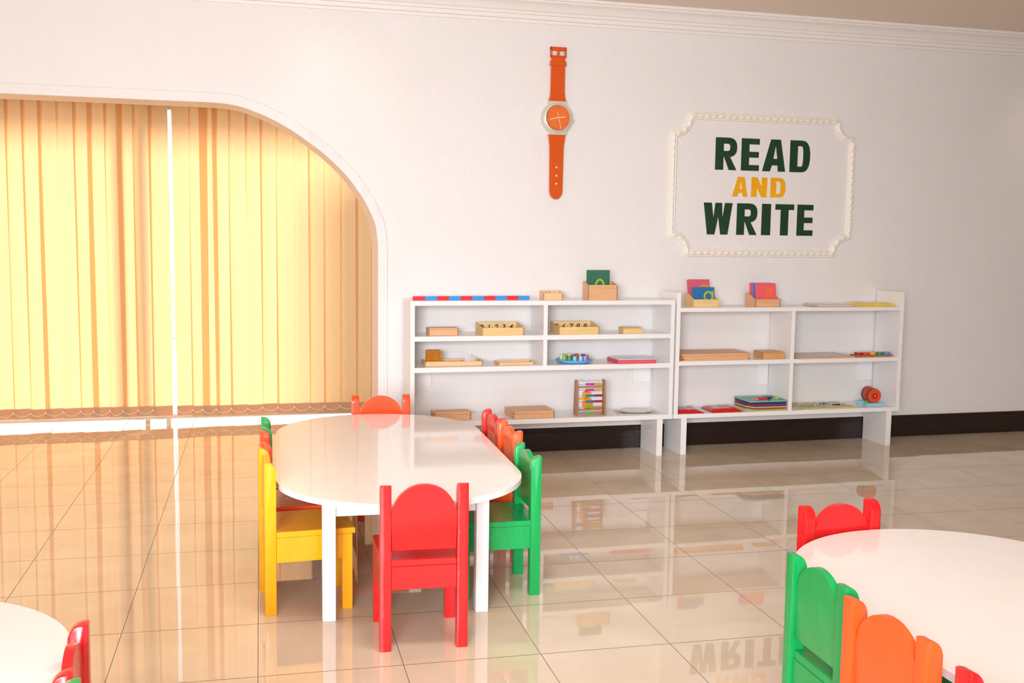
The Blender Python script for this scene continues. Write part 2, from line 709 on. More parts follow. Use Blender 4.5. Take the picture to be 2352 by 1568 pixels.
b0 = obj('baluster', bm, STONE, bt, (-3.9, 0, .08), smooth=.8)
for i in range(1, 40):
    c = b0.copy()
    c.location = (-3.9 + i * .25, 0, .08)
    COL.objects.link(c)

# ================================================================== VERTICAL BLIND
BY = 8.62
FAB = fabric_material((250, 204, 152), (226, 198, 160), mixf=0.30)
FABH = fabric_material((236, 190, 140), (216, 186, 152), name='blind_hem', mixf=0.62)
CHAINM = paint((246, 240, 226), 0.4, name='white_bead_chain', var=0.0)
blind = thing('vertical_blind', 'cream fabric vertical blind hanging behind the arched opening', 'blind', (0, BY, 0))
SC = 8.62 / 8.6
# seams between neighbouring slats (centre, overlap width)
seams = [(-1.523, .016), (-1.409, .010), (-1.294, .026), (-1.178, .006), (-1.056, .010), (-0.950, .034), (-0.843, .012), (-0.742, .030), (-0.640, .012), (-0.525, .022)]
seams2 = [(-0.237, .008), (-0.138, .058), (-0.051, .028), (0.059, .012), (0.182, .010), (0.297, .009), (0.416, .010), (0.542, .006), (0.665, .008),
          (0.783, .008), (0.909, .008), (1.036, .008), (1.163, .010), (1.285, .010), (1.41, .01), (1.53, .01)]
slats = []
prev = None
allL = [(-3.30 + .118 * i, .012) for i in range(15)] + seams
for i in range(len(allL) - 1):
    slats.append((allL[i][0] - allL[i][1] / 2, allL[i + 1][0] + allL[i + 1][1] / 2))
slats.append((allL[-1][0] - allL[-1][1] / 2, -0.397))
slats.append((-0.363, seams2[0][0] + seams2[0][1] / 2))
for i in range(len(seams2) - 1):
    slats.append((seams2[i][0] - seams2[i][1] / 2, seams2[i + 1][0] + seams2[i + 1][1] / 2))
slats = [(a - .004, b + .004) if not (abs(b + .397) < .001 or abs(a + .363) < .001) else ((a - .004, b) if abs(b + .397) < .001 else (a, b + .004)) for a, b in slats]
ZB, ZT = 0.058, 2.60
hooks = []
for k, (a, b) in enumerate(slats):
    a *= SC
    b *= SC
    wd = b - a
    cx = (a + b) / 2
    full = max(0.127, wd + .002)
    th = math.acos(min(1.0, wd / full))
    if th < 0.07:
        th = 0.07
        full = wd / math.cos(th)
    zb = ZB + random.uniform(-.004, .004) - (a + 1.5) * 0.006
    bm = new()
    n = 6
    bow = 0.004
    g = []
    for z in (zb, zb + .078, zb + .6, zb + 1.3, ZT):
        row = []
        for j in range(n + 1):
            t = j / n - .5
            tw = 0.012 * math.sin(z * 1.7 + k * 1.3)
            x = t * full * math.cos(th + tw)
            y = t * full * math.sin(th + tw) + bow * (1 - 4 * t * t)
            row.append(bm.verts.new((x + (0.004 * math.sin(k * 2.1 + z)), y, z)))
        g.append(row)
    for r0, r1 in zip(g, g[1:]):
        for j in range(n):
            bm.faces.new((r0[j], r0[j + 1], r1[j + 1], r1[j]))
    s = obj('slat', bm, FAB, blind, (cx, 0, 0), smooth=1.0)
    # stitched hem pocket with its weight
    bm = new()
    for sy in (-.003, .003):
        row = []
        for z in (zb - .001, zb + .078):
            row.append([bm.verts.new(((j / n - .5) * full * math.cos(th), (j / n - .5) * full * math.sin(th) + bow * (1 - 4 * (j / n - .5) ** 2) + sy, z)) for j in range(n + 1)])
        for j in range(n):
            bm.faces.new((row[0][j], row[0][j + 1], row[1][j + 1], row[1][j]))
    obj('hem_weight', bm, FABH, s, smooth=1.0)
    hooks.append((a, zb + .05))
# chain loops between the weights
bm = new()
hy = -.03
for (a, za), (b, zb2) in zip(hooks, hooks[1:]):
    if b < -1.9 or (a < -0.40 and b > -0.38):
        continue
    d = b - a
    sag = 0.030 if 0.08 < d < 0.13 else 0.018
    sag *= random.uniform(0.75, 1.1)
    pts = []
    for j in range(9):
        t = j / 8
        pts.append((a + d * t, hy, za + (zb2 - za) * t - sag * 4 * t * (1 - t)))
    tube(bm, pts, .0018, 5)
obj('bead_chain', bm, CHAINM, blind)
for (a, za) in hooks:
    if a < -1.9:
        continue
bm = new()
for (a, za) in hooks:
    if a > -1.9:
        box(bm, a - .004, a + .004, hy - .003, .004, za - .003, za + .006)
obj('chain_clips', bm, CHAINM, blind)
bm = new()
box(bm, -3.3, 1.65, -.03, .03, ZT, ZT + .05, .004)
box(bm, -3.3, 1.65, -.012, .012, ZT + .05, 2.78)
obj('headrail', bm, ALU, blind)
bm = new()
tube(bm, [(-.381 + .010 * math.sin(z * 3.1), .02 + .006 * math.cos(z * 3.1), z) for z in [0.2 + .05 * i for i in range(49)]], .0022, 5)
obj('pull_cord', bm, CHAINM, blind)

# ================================================================== WALL SIGN
SX = lambda px: 3.388 + (px - 1645) * 0.003465


def quads(bm, polys, ox, oz, sx, sz, y, d):
    for k, p in enumerate(polys):
        prism(bm, [(ox + a * sx, oz + b * sz) for a, b in p], 1, y, y - d - .00012 * (k % 5))


def rect(x0, x1, y0, y1):
    return [(x0, y0), (x1, y0), (x1, y1), (x0, y1)]


def bowl(xs, x1, y0, y1, tx, ty, flat=.45):
    """ring quads of a D bowl, starting at xs"""
    out, inn_ = [], []
    xm = xs + (x1 - xs) * flat
    n = 14
    cy = (y0 + y1) / 2
    for i in range(n + 1):
        a = PI / 2 - PI * i / n
        ca, sa = math.cos(a), math.sin(a)
        e = 0.8
        out.append((xm + (x1 - xm) * abs(ca) ** e, cy + (y1 - cy) * math.copysign(abs(sa) ** e, sa)))
        xi = min(xm, x1 - tx)
        inn_.append((xi + (x1 - tx - xi) * abs(ca) ** e, cy + (y1 - ty - cy) * math.copysign(abs(sa) ** e, sa)))
    out = [(xs, y1)] + out + [(xs, y0)]
    inn_ = [(xs, y1 - ty)] + inn_ + [(xs, y0 + ty)]
    return [[out[i], out[i + 1], inn_[i + 1], inn_[i]] for i in range(len(out) - 1)]


def glyph(c):
    # unit square; stem widths are fractions of the letter width
    if c == 'E':
        return [rect(0, .44, 0, 1), rect(.44, 1, .82, 1), rect(.44, .97, .41, .59), rect(.44, 1, 0, .18)]
    if c == 'I':
        return [rect(0, 1, 0, 1)]
    if c == 'T':
        return [rect(.29, .71, 0, .82), rect(0, 1, .82, 1)]
    if c == 'D':
        return [rect(0, .38, 0, 1)] + bowl(.38, 1, 0, 1, .34, .18, .3)
    if c == 'R':
        return [rect(0, .38, 0, 1)] + bowl(.38, 1, .40, 1, .32, .19, .3) + [[(.40, .41), (.68, .41), (1.0, 0), (.64, 0)]]
    if c == 'A':
        return [[(0, 0), (.34, 0), (.42, .19), (.47, .40), (.56, .80), (.56, 1), (.35, 1)], [(1, 0), (.77, 1), (.56, 1), (.56, .80), (.645, .40), (.66, .19), (.68, 0)], rect(.40, .67, .19, .40)]
    if c == 'N':
        return [rect(0, .36, 0, 1), rect(.66, 1, 0, 1), [(.0, 1), (.36, 1), (1, 0), (.66, 0)]]
    if c == 'W':
        return [[(0, 1), (.14, 0), (.40, 0), (.51, .56), (.60, 0), (.85, 0), (1, 1), (.73, 1), (.655, .52), (.635, 1), (.40, 1), (.345, .52), (.28, 1)]]
    return []


DKG = paint((26, 62, 38), 0.3, name='dark_green_paint', var=0.12, bump=0.5, bscale=90)
YEL = paint((240, 168, 12), 0.35, name='amber_paint', var=0.06, bump=0.5, bscale=90)
sign = thing('wall_sign', 'framed READ AND WRITE lettering painted in green and yellow on the stucco wall', 'sign', (0, WY, 0))
words = [
    ('READ', [(1644.3, 1692.8), (1702.7, 1743.8), (1751.2, 1804.7), (1814.7, 1862.0)], 1.983, 2.211, DKG, 'dark green word READ'),
    ('AND', [(1684.6, 1720.1), (1728.1, 1764.2), (1772.4, 1807.2)], 1.797, 1.938, YEL, 'yellow word AND'),
    ('WRITE', [(1621.9, 1687.1), (1697.3, 1744.3), (1754.5, 1775.6), (1785.6, 1829.6), (1837.1, 1875.1)], 1.524, 1.750, DKG, 'dark green word WRITE'),
]
for wd_, xs_, z0, z1, m, lab in words:
    bm = new()
    for ch, (a, b) in zip(wd_, xs_):
        quads(bm, glyph(ch), SX(a), z0, SX(b) - SX(a), z1 - z0, -.0003, .0022)
    obj('word', bm, m, sign, label=lab)
# moulded frame with scooped corners
x0, x1, z0, z1, cr = 3.060, 4.482, 1.392, 2.353, 0.128
path = []


def addline(a, b, n):
    for i in range(n):
        t = i / n
        path.append((a[0] + (b[0] - a[0]) * t, a[1] + (b[1] - a[1]) * t))


def addarc(cx, cz, a0, a1, n):
    for i in range(n):
        a = a0 + (a1 - a0) * i / n
        path.append((cx + cr * math.cos(a), cz + cr * math.sin(a)))


addline((x0 + cr, z1), (x1 - cr, z1), 120)
addarc(x1, z1, PI, 1.5 * PI, 20)
addline((x1, z1 - cr), (x1, z0 + cr), 76)
addarc(x1, z0, .5 * PI, PI, 20)
addline((x1 - cr, z0), (x0 + cr, z0), 120)
addarc(x0, z0, 0, .5 * PI, 20)
addline((x0, z0 + cr), (x0, z1 - cr), 76)
addarc(x0, z1, -.5 * PI, 0, 20)
bm = new()
n = len(path)
rings = []
for i, (x, z) in enumerate(path):
    a = path[i - 1]
    b = path[(i + 1) % n]
    t = Vector((b[0] - a[0], b[1] - a[1])).normalized()
    nn = Vector((t.y, -t.x))
    ring = []
    for j, (u_, h_) in enumerate([(-.027, 0), (-.027, .008), (-.021, .012), (-.017, .010), (-.010, .021), (0, .026), (.010, .021), (.017, .010), (.021, .012), (.027, .008), (.027, 0)]):
        hh = h_
        if 3 < j < 7:
            hh = h_ * (1 + .22 * math.sin(i * 1.15 + j * 1.1))
        ring.append(bm.verts.new((x + nn.x * u_, -hh, z + nn.y * u_)))
    rings.append(ring)
for i in range(n):
    a, b = rings[i], rings[(i + 1) % n]
    for j in range(len(a) - 1):
        bm.faces.new((a[j], a[j + 1], b[j + 1], b[j]))
obj('frame', bm, paint((240, 230, 218), 0.3, name='cream_moulding_paint', var=0.01), sign, smooth=1.0, label='cream moulded plaster frame with scooped corners')

# ================================================================== WATCH-SHAPED CLOCK
STRAP = paint((214, 84, 20), 0.25, name='orange_strap_plastic', var=0.03)
DIAL = paint((226, 110, 42), 0.4, name='orange_dial', var=0.02)
CASE = clear_plastic((226, 222, 212), 0.88, 0.12)
SILV = paint((222, 214, 198), 0.2, name='pale_silver_plastic', var=0.02, metallic=0.25)
HAND = paint((250, 226, 196), 0.3, name='pale_hand', var=0.0)
ck = thing('wall_clock', 'giant orange wristwatch shaped wall clock with strap and buckle', 'clock', (2.195, WY, 2.293))


def strap(pts, y0=-.012, y1=-.03):
    bm = new()
    prism(bm, pts, 1, y0, y1, .003)
    return bm


up = [(-.0485, .404), (-.0485, .17), (-.052, .145), (-.063, .108), (.063, .108), (.052, .145), (.0485, .17), (.0485, .404)]
obj('strap', strap(up), STRAP, ck)
tip = [(-.063, -.108), (-.052, -.145), (-.0485, -.19), (-.0455, -.45)]
tip += [(.0455 * math.cos(PI + PI * i / 14), -.49 + .055 * math.sin(PI + PI * i / 14)) for i in range(15)]
tip += [(.0455, -.45), (.0485, -.19), (.052, -.145), (.063, -.108)]
lo = obj('strap', strap(tip), STRAP, ck)
bm = new()
for zz in (-.330, -.386, -.440):
    lathe(bm, [(.0068, -.0310), (.0068, -.0300)], 16, (0, 0, zz), 'y')
obj('strap_hole', bm, paint((214, 204, 196), 0.5, name='hole_wall', var=0.0), ck)
bm = new()
box(bm, -.056, .056, -.036, -.009, .345, .376, .003)
obj('strap_keeper', bm, STRAP, ck)
bm = new()
for (a, b, c, d) in ((-.056, .056, .445, .470), (-.056, .056, .402, .414), (-.056, -.045, .402, .470), (.045, .056, .402, .470), (-.007, .007, .41, .45)):
    box(bm, a, b, -.034, -.014, c, d, .004)
obj('buckle', bm, STRAP, ck)
# case
cs = []
for i in range(41):
    a = -0.95 + 1.9 * i / 40
    cs.append((.108 * math.cos(a), .108 * math.sin(a) * 1.0))
case_pts = [(.066, -.112)] + cs + [(.066, .112), (-.066, .112)] + [(-x, z) for x, z in reversed(cs)] + [(-.066, -.112)]
case_pts = [p for i, p in enumerate(case_pts) if i == 0 or (Vector(p) - Vector(case_pts[i - 1])).length > 1e-4]
bm = new()
prism(bm, case_pts, 1, -.002, -.036, .004)
obj('case', bm, SILV, ck, label='pale translucent plastic watch case')
bm = new()
lathe(bm, [(.098, -.036), (.098, -.046), (.094, -.052), (.088, -.054), (.083, -.050), (.081, -.040), (.081, -.036)], 64, (0, 0, 0), 'y')
obj('bezel', bm, SILV, ck, smooth=.6)
bm = new()
lathe(bm, [(.0815, -.0405), (.0815, -.0415)], 64, (0, 0, 0), 'y')
dial = obj('dial', bm, DIAL, ck, label='orange dial')
# punch-through order: the dial lies inside the bezel
for v in dial.data.vertices:
    v.co.y -= .0135
NUM = paint((176, 76, 22), 0.5, name='numeral_print', var=0.0)
for h in range(1, 13):
    a = PI / 2 - h * PI / 6
    bm = text_bm(str(h), .017, .0006)
    obj('numeral', bm, NUM, dial, (.066 * math.cos(a), -.0552, .066 * math.sin(a) - .006))
bm = new()
box(bm, -.016, .011, -.0556, -.0550, -.0405, -.0382)
obj('dial_mark', bm, NUM, dial)


def hand(name, ang, ln, back, w_, y):
    bm = new()
    box(bm, -back, ln, -.001, .001, -w_, w_, .0005)
    o = obj(name, bm, HAND, ck, (0, y, 0))
    o.rotation_euler = (0, -ang, 0)


hand('hour_hand', .12, .050, .012, .0023, -.0575)
hand('minute_hand', PI + .21, .062, .012, .0023, -.0595)
hand('second_hand', -PI / 2 + .22, .075, .032, .0012, -.0615)
bm = new()
lathe(bm, [(.0035, -.056), (.0035, -.064)], 16, (0, 0, 0), 'y')
obj('hand_pin', bm, SILV, ck)
bm = new()
lathe(bm, [(.012, .100), (.012, .118), (.009, .121)], 20, (0, -.020, -.012), 'x')
obj('crown', bm, SILV, ck)

# ================================================================== SHELF UNITS
def shelf_unit(name, label, x0, x1, tops, side_top, div, feet, plates, div_to):
    """tops: (z0,z1) of boards from the top down"""
    t = thing(name, label, 'shelf', ((x0 + x1) / 2, 6.83, 0))
    ox = (x0 + x1) / 2
    yf, yb = -.15, .148
    sw = .029
    for s0, s1 in ((x0, x0 + sw), (x1 - sw, x1)):
        bm = new()
        box(bm, s0 - ox, s1 - ox, yf, yb, tops[-1][1] if name else 0, side_top, .0015)
        obj('side_panel', bm, WHITE, t)
    for k, (z0, z1) in enumerate(tops):
        bm = new()
        if k == len(tops) - 1:
            box(bm, x0 - .003 - ox, x1 + .003 - ox, yf, yb, z0, z1, .0015)
        elif k == 0 and side_top <= z0 + .001:
            box(bm, x0 - ox, x1 - ox, yf, yb, z0, z1, .0015)
        else:
            box(bm, x0 + sw - ox, x1 - sw - ox, yf + .001, yb, z0, z1, .0015)
        obj('shelf_board', bm, WHITE, t)
    for (za, zb_) in div_to:
        bm = new()
        box(bm, div - .014 - ox, div + .014 - ox, yf + .002, yb, za, zb_, .001)
        obj('divider', bm, WHITE, t)
    for fx in feet:
        bm = new()
        box(bm, fx - .021 - ox, fx + .021 - ox, yf + .004, yb - .003, 0, tops[-1][0], .0015)
        obj('leg', bm, WHITE, t)
    for (a, b, c, d) in plates:
        bm = new()
        box(bm, a - ox, b - ox, .156, .1695, c, d, .001)
        obj('mounting_plate', bm, WHITE, t)
    return t


# the mounting plates touch the wall at y = 7.0
sL = shelf_unit('shelf_unit', 'low white shelf unit nearer the arched opening, red and blue rod on top', 1.147, 2.972,
                [(1.045, 1.075), (.815, .847), (.612, .645), (.256, .288)], 1.045, 2.050, (1.245, 2.884),
                [(1.19, 1.345, .480, .612), (2.80, 2.93, .474, .612)], ((.645, .815), (.847, 1.045)))
sR = shelf_unit('shelf_unit', 'low white shelf unit below the framed lettering, letter card boxes on top', 2.984, 4.770,
                [(.994, 1.022), (.624, .654), (.256, .286)], 1.127, 3.878, (3.064, 4.692),
                [(3.77, 3.862, .428, .624), (4.605, 4.735, .444, .624)], ((.286, .624), (.654, .994)))

LT, L2, L3, L4 = 1.0752, .8472, .6452, .2882
RT, R2, R3 = 1.0222, .6542, .2862
JOINT = wood((120, 76, 46), 0.6)


def joints(bm, w, d, h, n, dark=.0004, sides=True):
    """rows of end grain at the front corners of a finger-jointed box"""
    for k in range(n):
        z0 = h * (k + .25) / n
        z1 = h * (k + .72) / n
        for s in (-1, 1):
            xa = s * w / 2
            box(bm, min(xa - s * .009, xa + s * dark), max(xa - s * .009, xa + s * dark), -d / 2 - dark, -d / 2 + .002, z0, z1)


def open_box(name, label, cat, w, d, h, loc, rz=0, m=None, t=.008, nj=3, backh=None, group=None, flat=.03):
    m = m or BEECH
    r = thing(name, label, cat, loc, rz, group)
    backh = backh or h
    bm = new()
    box(bm, -w / 2 + t, w / 2 - t, -d / 2 + t, d / 2 - t, 0, .005)
    obj('base', bm, m, r)
    bm = new()
    box(bm, -w / 2, w / 2, -d / 2, -d / 2 + t, 0, h, .001)
    obj('front_panel', bm, m, r)
    bm = new()
    box(bm, -w / 2, w / 2, d / 2 - t, d / 2, 0, backh, .001)
    obj('back_panel', bm, m, r)
    for s in (-1, 1):
        bm = new()
        xa, xb = (-w / 2, -w / 2 + t) if s < 0 else (w / 2 - t, w / 2)
        if backh > h + .001:
            prism(bm, [(-d / 2 + t, 0), (d / 2 - t, 0), (d / 2 - t, backh), (d / 2 - t - flat, backh - .002), (-d / 2 + t, h)], 0, xa, xb)
        else:
            box(bm, xa, xb, -d / 2 + t, d / 2 - t, 0, h, .001)
        obj('side_panel', bm, m, r)
    if nj:
        bm = new()
        joints(bm, w, d, h, nj)
        obj('corner_joint', bm, JOINT, r)
    return r


def lidded_box(name, label, w, d, h, loc, rz=0, m=None, lid=.012, over=0.0, nj=3, grp=None):
    m = m or BEECH
    r = thing(name, label, 'box', loc, rz, grp)
    bm = new()
    box(bm, -w / 2, w / 2, -d / 2, d / 2, 0, h - lid - .0012, .001)
    obj('body', bm, m, r)
    bm = new()
    box(bm, -w / 2 - over, w / 2 + over, -d / 2 - over, d / 2 + over, h - lid, h, .0012)
    obj('lid', bm, m, r)
    if nj:
        bm = new()
        joints(bm, w, d, h, nj)
        obj('corner_joint', bm, JOINT, r)
    return r


def ring_band(bm, cx, cz, rx, rz_, st, y, stem=0):
    n = 32
    for i in range(n):
        a0, a1 = 2 * PI * i / n, 2 * PI * (i + 1) / n
        q = [(cx + rx * math.cos(a0), cz + rz_ * math.sin(a0)), (cx + rx * math.cos(a1), cz + rz_ * math.sin(a1)),
             (cx + (rx - st) * math.cos(a1), cz + (rz_ - st) * math.sin(a1)), (cx + (rx - st) * math.cos(a0), cz + (rz_ - st) * math.sin(a0))]
        prism(bm, q, 1, y, y - .001)
    if stem:
        box(bm, cx + rx - st, cx + rx + .002, y - .0011, y, cz - rz_ - .004, cz + rz_ * .95)


# --- top of the first unit
REDP = paint((222, 44, 58), 0.3, name='red_rod_paint', var=0.02)
BLUP = paint((58, 148, 222), 0.3, name='blue_rod_paint', var=0.02)
rod = thing('number_rod', 'long rod in alternating red and blue sections on the first white shelf unit', 'rod', (1.178, 6.775, LT), 0.035)
L_ = .790 / 10
for i in range(10):
    bm = new()
    box(bm, i * L_, (i + 1) * L_ - .0004, -.0125, .0125, 0, .025, .0006)
    obj('rod_section', bm, REDP if i % 2 == 0 else BLUP, rod, label='red section' if i % 2 == 0 else 'blue section')

b = open_box('wooden_box', 'tiny open wooden box with red numerals, between the striped rod and the green cards', 'box', .140, .09, .046, (2.118, 6.79, LT), -.03, BEECH, nj=4, t=.006, backh=.058, flat=.004)
bm = text_bm('6 8', .030, .0012)
obj('numerals', bm, paint((208, 52, 30), .4, name='red_print', var=0.0), b, (-.012, .038, .030))

b = open_box('wooden_box', 'tall open wooden box holding the green letter cards', 'box', .212, .11, .103, (2.448, 6.745, LT), .0, BEECHP, nj=8, t=.009, backh=.124, flat=.004)
GCARD = paint((50, 108, 82), 0.5, name='green_card', var=0.03)
for k, (dx, dz, w_, y_) in enumerate(((-.006, .194, .166, .022), (.002, .164, .122, .012))):
    bm = new()
    box(bm, -w_ / 2, w_ / 2, 0, .003, 0, dz, .0008)
    c = obj('letter_card', bm, GCARD, None, (2.448 + dx, 6.745 + y_, LT + .0055))
    c.rotation_euler = (-.03, 0, 0)
    tag(c, ['tall plain green card at the back of the tall wooden box', 'smaller green card with a yellow numeral, in front of the plain one'][k], 'card', 'green cards')
    if k:
        bm = new()
        ring_band(bm, 0, .090, .034, .046, .012, 0, 0)
        obj('numeral', bm, paint((176, 186, 48), .5, name='lime_print', var=0.0), c)

# --- second level of the first unit
lidded_box('wooden_box', 'small closed wooden box at the arch end of the upper shelf', .200, .09, .047, (1.378, 6.80, L2), -.02, BEECHP, lid=.008, nj=3)
BLK = paint((40, 28, 30), 0.5, name='black_print', var=0.0)
for xc, txt, labl, n in ((1.760, '0 1 2 3 4', 'open wooden tray showing the numerals zero to four', 0), (2.285, '5 6 7 8 9', 'open wooden tray showing the numerals five to nine', 1)):
    b = open_box('numeral_tray', labl, 'tray', .288, .180, .052, (xc, 6.778, L2), 0.0, BEECHY, nj=4, t=.007, backh=.076, flat=.004, group='numeral trays on the upper shelf')
    for k, ch in enumerate(txt.split()):
        bm = text_bm(ch, .058, .0012, shear=.15, offset=.0006)
        obj('numeral', bm, BLK, b, (-.105 + k * .051, .0822, .018))
lidded_box('wooden_box', 'plain little wooden box on the upper shelf, beside the tray with numerals 5 to 9', .138, .10, .040, (2.680, 6.76, L2), -.03, BEECHY, lid=.004, nj=0)

# --- third level
tr = open_box('wooden_tray', 'long low wooden tray carrying the golden bead cube', 'tray', .388, .150, .028, (1.452, 6.835, L3), -.03, BEECH, nj=2, t=.009)
for xx in (-.065, .075):
    bm = new()
    box(bm, xx - .004, xx + .004, -.066, .066, .0052, .020)
    obj('partition', bm, BEECHP, tr)
GOLD = paint((232, 146, 26), 0.22, name='amber_bead', var=0.12, bump=0.2)
cube = thing('bead_cube', 'golden bead cube standing in the long wooden tray', 'bead cube', (1.326, 6.835, L3 + .0055), .0)
bm = new()
nb = 10
s_ = .0092
for i in range(nb):
    for j in range(nb):
        for k in range(nb):
            if 0 < i < nb - 1 and 0 < j < nb - 1 and k < nb - 1:
                continue
            bmesh.ops.create_icosphere(bm, subdivisions=1, radius=s_ * .54, matrix=Matrix.Translation(((i - 4.5) * s_, (j - 4.5) * s_, (k + .54) * s_ * .98)))
o = obj('beads', bm, GOLD, cube, smooth=3)
bm = new()
for i, (ax, az, rr) in enumerate(((0, 0, .5), (.02, .0, .7), (.035, 0, .35))):
    pts = [(ax + .0, -.02), (ax + .05, -.02), (ax + .05 - .03 * rr, .03), (ax + .006, .045 * rr)]
    prism(bm, [(a, b_ + .02) for a, b_ in pts], 1, -.02 + i * .012, -.019 + i * .012)
pl = obj('plastic_bag', bm, clear_plastic((244, 244, 248), .5, .1), None, (1.535, 6.835, L3 + .0055))
pl.rotation_euler = (-.5, 0, 0)
tag(pl, 'crumpled clear plastic bag lying in the long wooden tray', 'bag')
open_box('wooden_tray', 'short empty shallow wooden tray on the middle shelf', 'tray', .252, .12, .019, (1.868, 6.79, L3), -.02, BEECH, nj=1, t=.009)

PBL = paint((110, 180, 230), 0.3, name='sky_blue_paint', var=0.03)
plate = thing('sorting_dish', 'round sky blue wooden dish carrying the coloured pegs', 'dish', (2.292, 6.800, L3))
bm = new()
lathe(bm, [(.095, 0), (.100, .004), (.122, .012), (.128, .018), (.128, .023), (.122, .026), (.116, .024), (.112, .019), (0.001, .019)], 48)
obj('rim', bm, PBL, plate, smooth=.7)
bm = new()
lathe(bm, [(.111, .0192), (.111, .0205)], 48)
obj('inlay', bm, BEECH, plate, smooth=.6, label='pale wooden inlay')
pegs = [('lime', (126, 190, 82), 200, .085), ('dark green', (66, 150, 100), 228, .082), ('turquoise', (104, 208, 216), 254, .086), ('light blue', (140, 196, 240), 281, .088), ('lilac', (156, 146, 216), 310, .086), ('magenta', (190, 100, 170), 338, .086),
        ('maroon', (110, 30, 60), 20, .080), ('terracotta', (196, 84, 66), 58, .070), ('crimson', (184, 34, 58), 80, .012), ('cream', (222, 206, 184), 100, .072), ('yellow', (214, 196, 70), 134, .076), ('white', (224, 224, 218), 164, .084)]
for nm, rgb, ang, rr in pegs:
    bm = new()
    lathe(bm, [(.0125, 0), (.0145, .002), (.0145, .030), (.013, .033)], 20)
    a = math.radians(ang)
    p = obj('wooden_peg', bm, paint(rgb, .35, name='peg_paint', var=.02), None, (2.292 + rr * math.cos(a), 6.800 + rr * math.sin(a), L3 + .0207), smooth=.7)
    tag(p, '%s wooden peg standing in the round blue dish' % nm, 'peg', 'coloured pegs in the blue dish')

bk = thing('picture_book', 'thick red covered book on the middle shelf beside the round dish', 'book', (2.700, 6.775, L3), .01)
REDC = paint((222, 60, 76), 0.3, name='red_cover', var=0.08)
bm = new()
box(bm, -.142, .142, -.10, .10, 0, .003, .0006)
box(bm, -.142, .142, -.10, .10, .022, .025, .0006)
box(bm, -.142, -.138, -.10, .10, .003, .022)
obj('cover', bm, REDC, bk)
bm = new()
box(bm, -.1379, .139, -.098, .097, .003, .022)
obj('pages', bm, paint((226, 90, 104), .5, name='red_edged_pages', var=.15, stretch=(1, 1, 30)), bk)
bk2 = thing('thin_booklet', 'thin pale booklet lying on top of the red book', 'booklet', (2.705, 6.783, L3 + .0255), -.015)
bm = new()
box(bm, -.137, .135, -.10, .10, 0, .004, .0005)
obj('cover', bm, paint((228, 232, 240), .3, name='pale_cover', var=.03), bk2)

# --- bottom level of the first unit
lidded_box('wooden_box', 'long closed wooden box at the arch end of the bottom shelf', .250, .12, .052, (1.440, 6.80, L4), .0, BEECHP, lid=.014, nj=3)
lidded_box('wooden_box', 'broad flat closed wooden box on the bottom shelf, beside the abacus', .288, .225, .050, (1.982, 6.805, L4), .0, BEECHP, lid=.014, nj=4)

ab = thing('toy_abacus', 'toy abacus with bright beads on the bottom shelf', 'abacus', (2.402, 6.775, L4), -.02)
for s in (-1, 1):
    bm = new()
    x_ = s * .098
    prism(bm, [(-.045, 0), (.045, 0), (.026, .232), (.018, .240), (-.016, .240), (-.026, .228)], 0, x_ - .0055, x_ + .0055, .0015)
    obj('side_frame', bm, WALNUT, ab)
for z_ in (.030, .186):
    bm = new()
    box(bm, -.0922, .0922, -.012, .000, z_, z_ + .012, .001)
    obj('crossbar', bm, WALNUT, ab)
bm = new()
box(bm, -.0922, .0922, .012, .016, .020, .225)
board = obj('picture_board', bm, paint((226, 228, 238), .5, name='printed_board', var=.03), ab, label='white picture board')
ORG = paint((240, 160, 40), .5, name='orange_print', var=.05)


def blob(cx, cz, rx, rz_, y, n=24):
    bm = new()
    prism(bm, [(cx + rx * math.cos(2 * PI * i / n), cz + rz_ * math.sin(2 * PI * i / n)) for i in range(n)], 1, y, y - .0006)
    return bm


for (cx, cz, rx, rz_) in ((-.018, .138, .034, .034), (-.012, .075, .042, .042), (-.06, .11, .03, .008)):
    obj('printed_shape', blob(cx, cz, rx, rz_, .0118), ORG, board)
obj('printed_shape', blob(-.022, .158, .010, .006, .0110), paint((222, 70, 44), .5, name='red_dot_print', var=0), board)
for z_ in (.06, .072, .084):
    bm = new()
    box(bm, -.05, .02, .0104, .0110, z_, z_ + .003)
    obj('printed_shape', bm, paint((226, 112, 36), .5, name='stripe_print', var=0), board)
rows = [(.212, (214, 60, 148), (214, 176, 60)), (.172, (214, 60, 148), (222, 184, 60)), (.133, (34, 132, 190), (176, 20, 40)), (.093, (34, 120, 184), (176, 20, 40)),
        (.054, (124, 190, 40), (216, 140, 92)), (.014, (124, 196, 40), (208, 134, 88))]
bead_proto = {}
for z_, c1, c2 in rows:
    bm = new()
    tube(bm, [(-.0925, -.014, z_), (.0925, -.014, z_)], .0014, 6)
    obj('rod', bm, paint((200, 200, 206), .25, name='steel_rod', var=0, metallic=.8), ab)
    for i in range(10):
        rgb = c1 if i < 5 else c2
        if rgb not in bead_proto:
            bm = new()
            lathe(bm, [(.0015, -.0057), (.006, -.005), (.0085, -.002), (.0085, .002), (.006, .005), (.0015, .0057)], 12, (0, 0, 0), 'x')
            bead_proto[rgb] = obj('bead', bm, paint(rgb, .25, name='bead_paint', var=.02), ab, (-.030 + i * .0122, -.014, z_), smooth=.9)
        else:
            c = bead_proto[rgb].copy()
            c.location = (-.030 + i * .0122, -.014, z_)
            COL.objects.link(c)

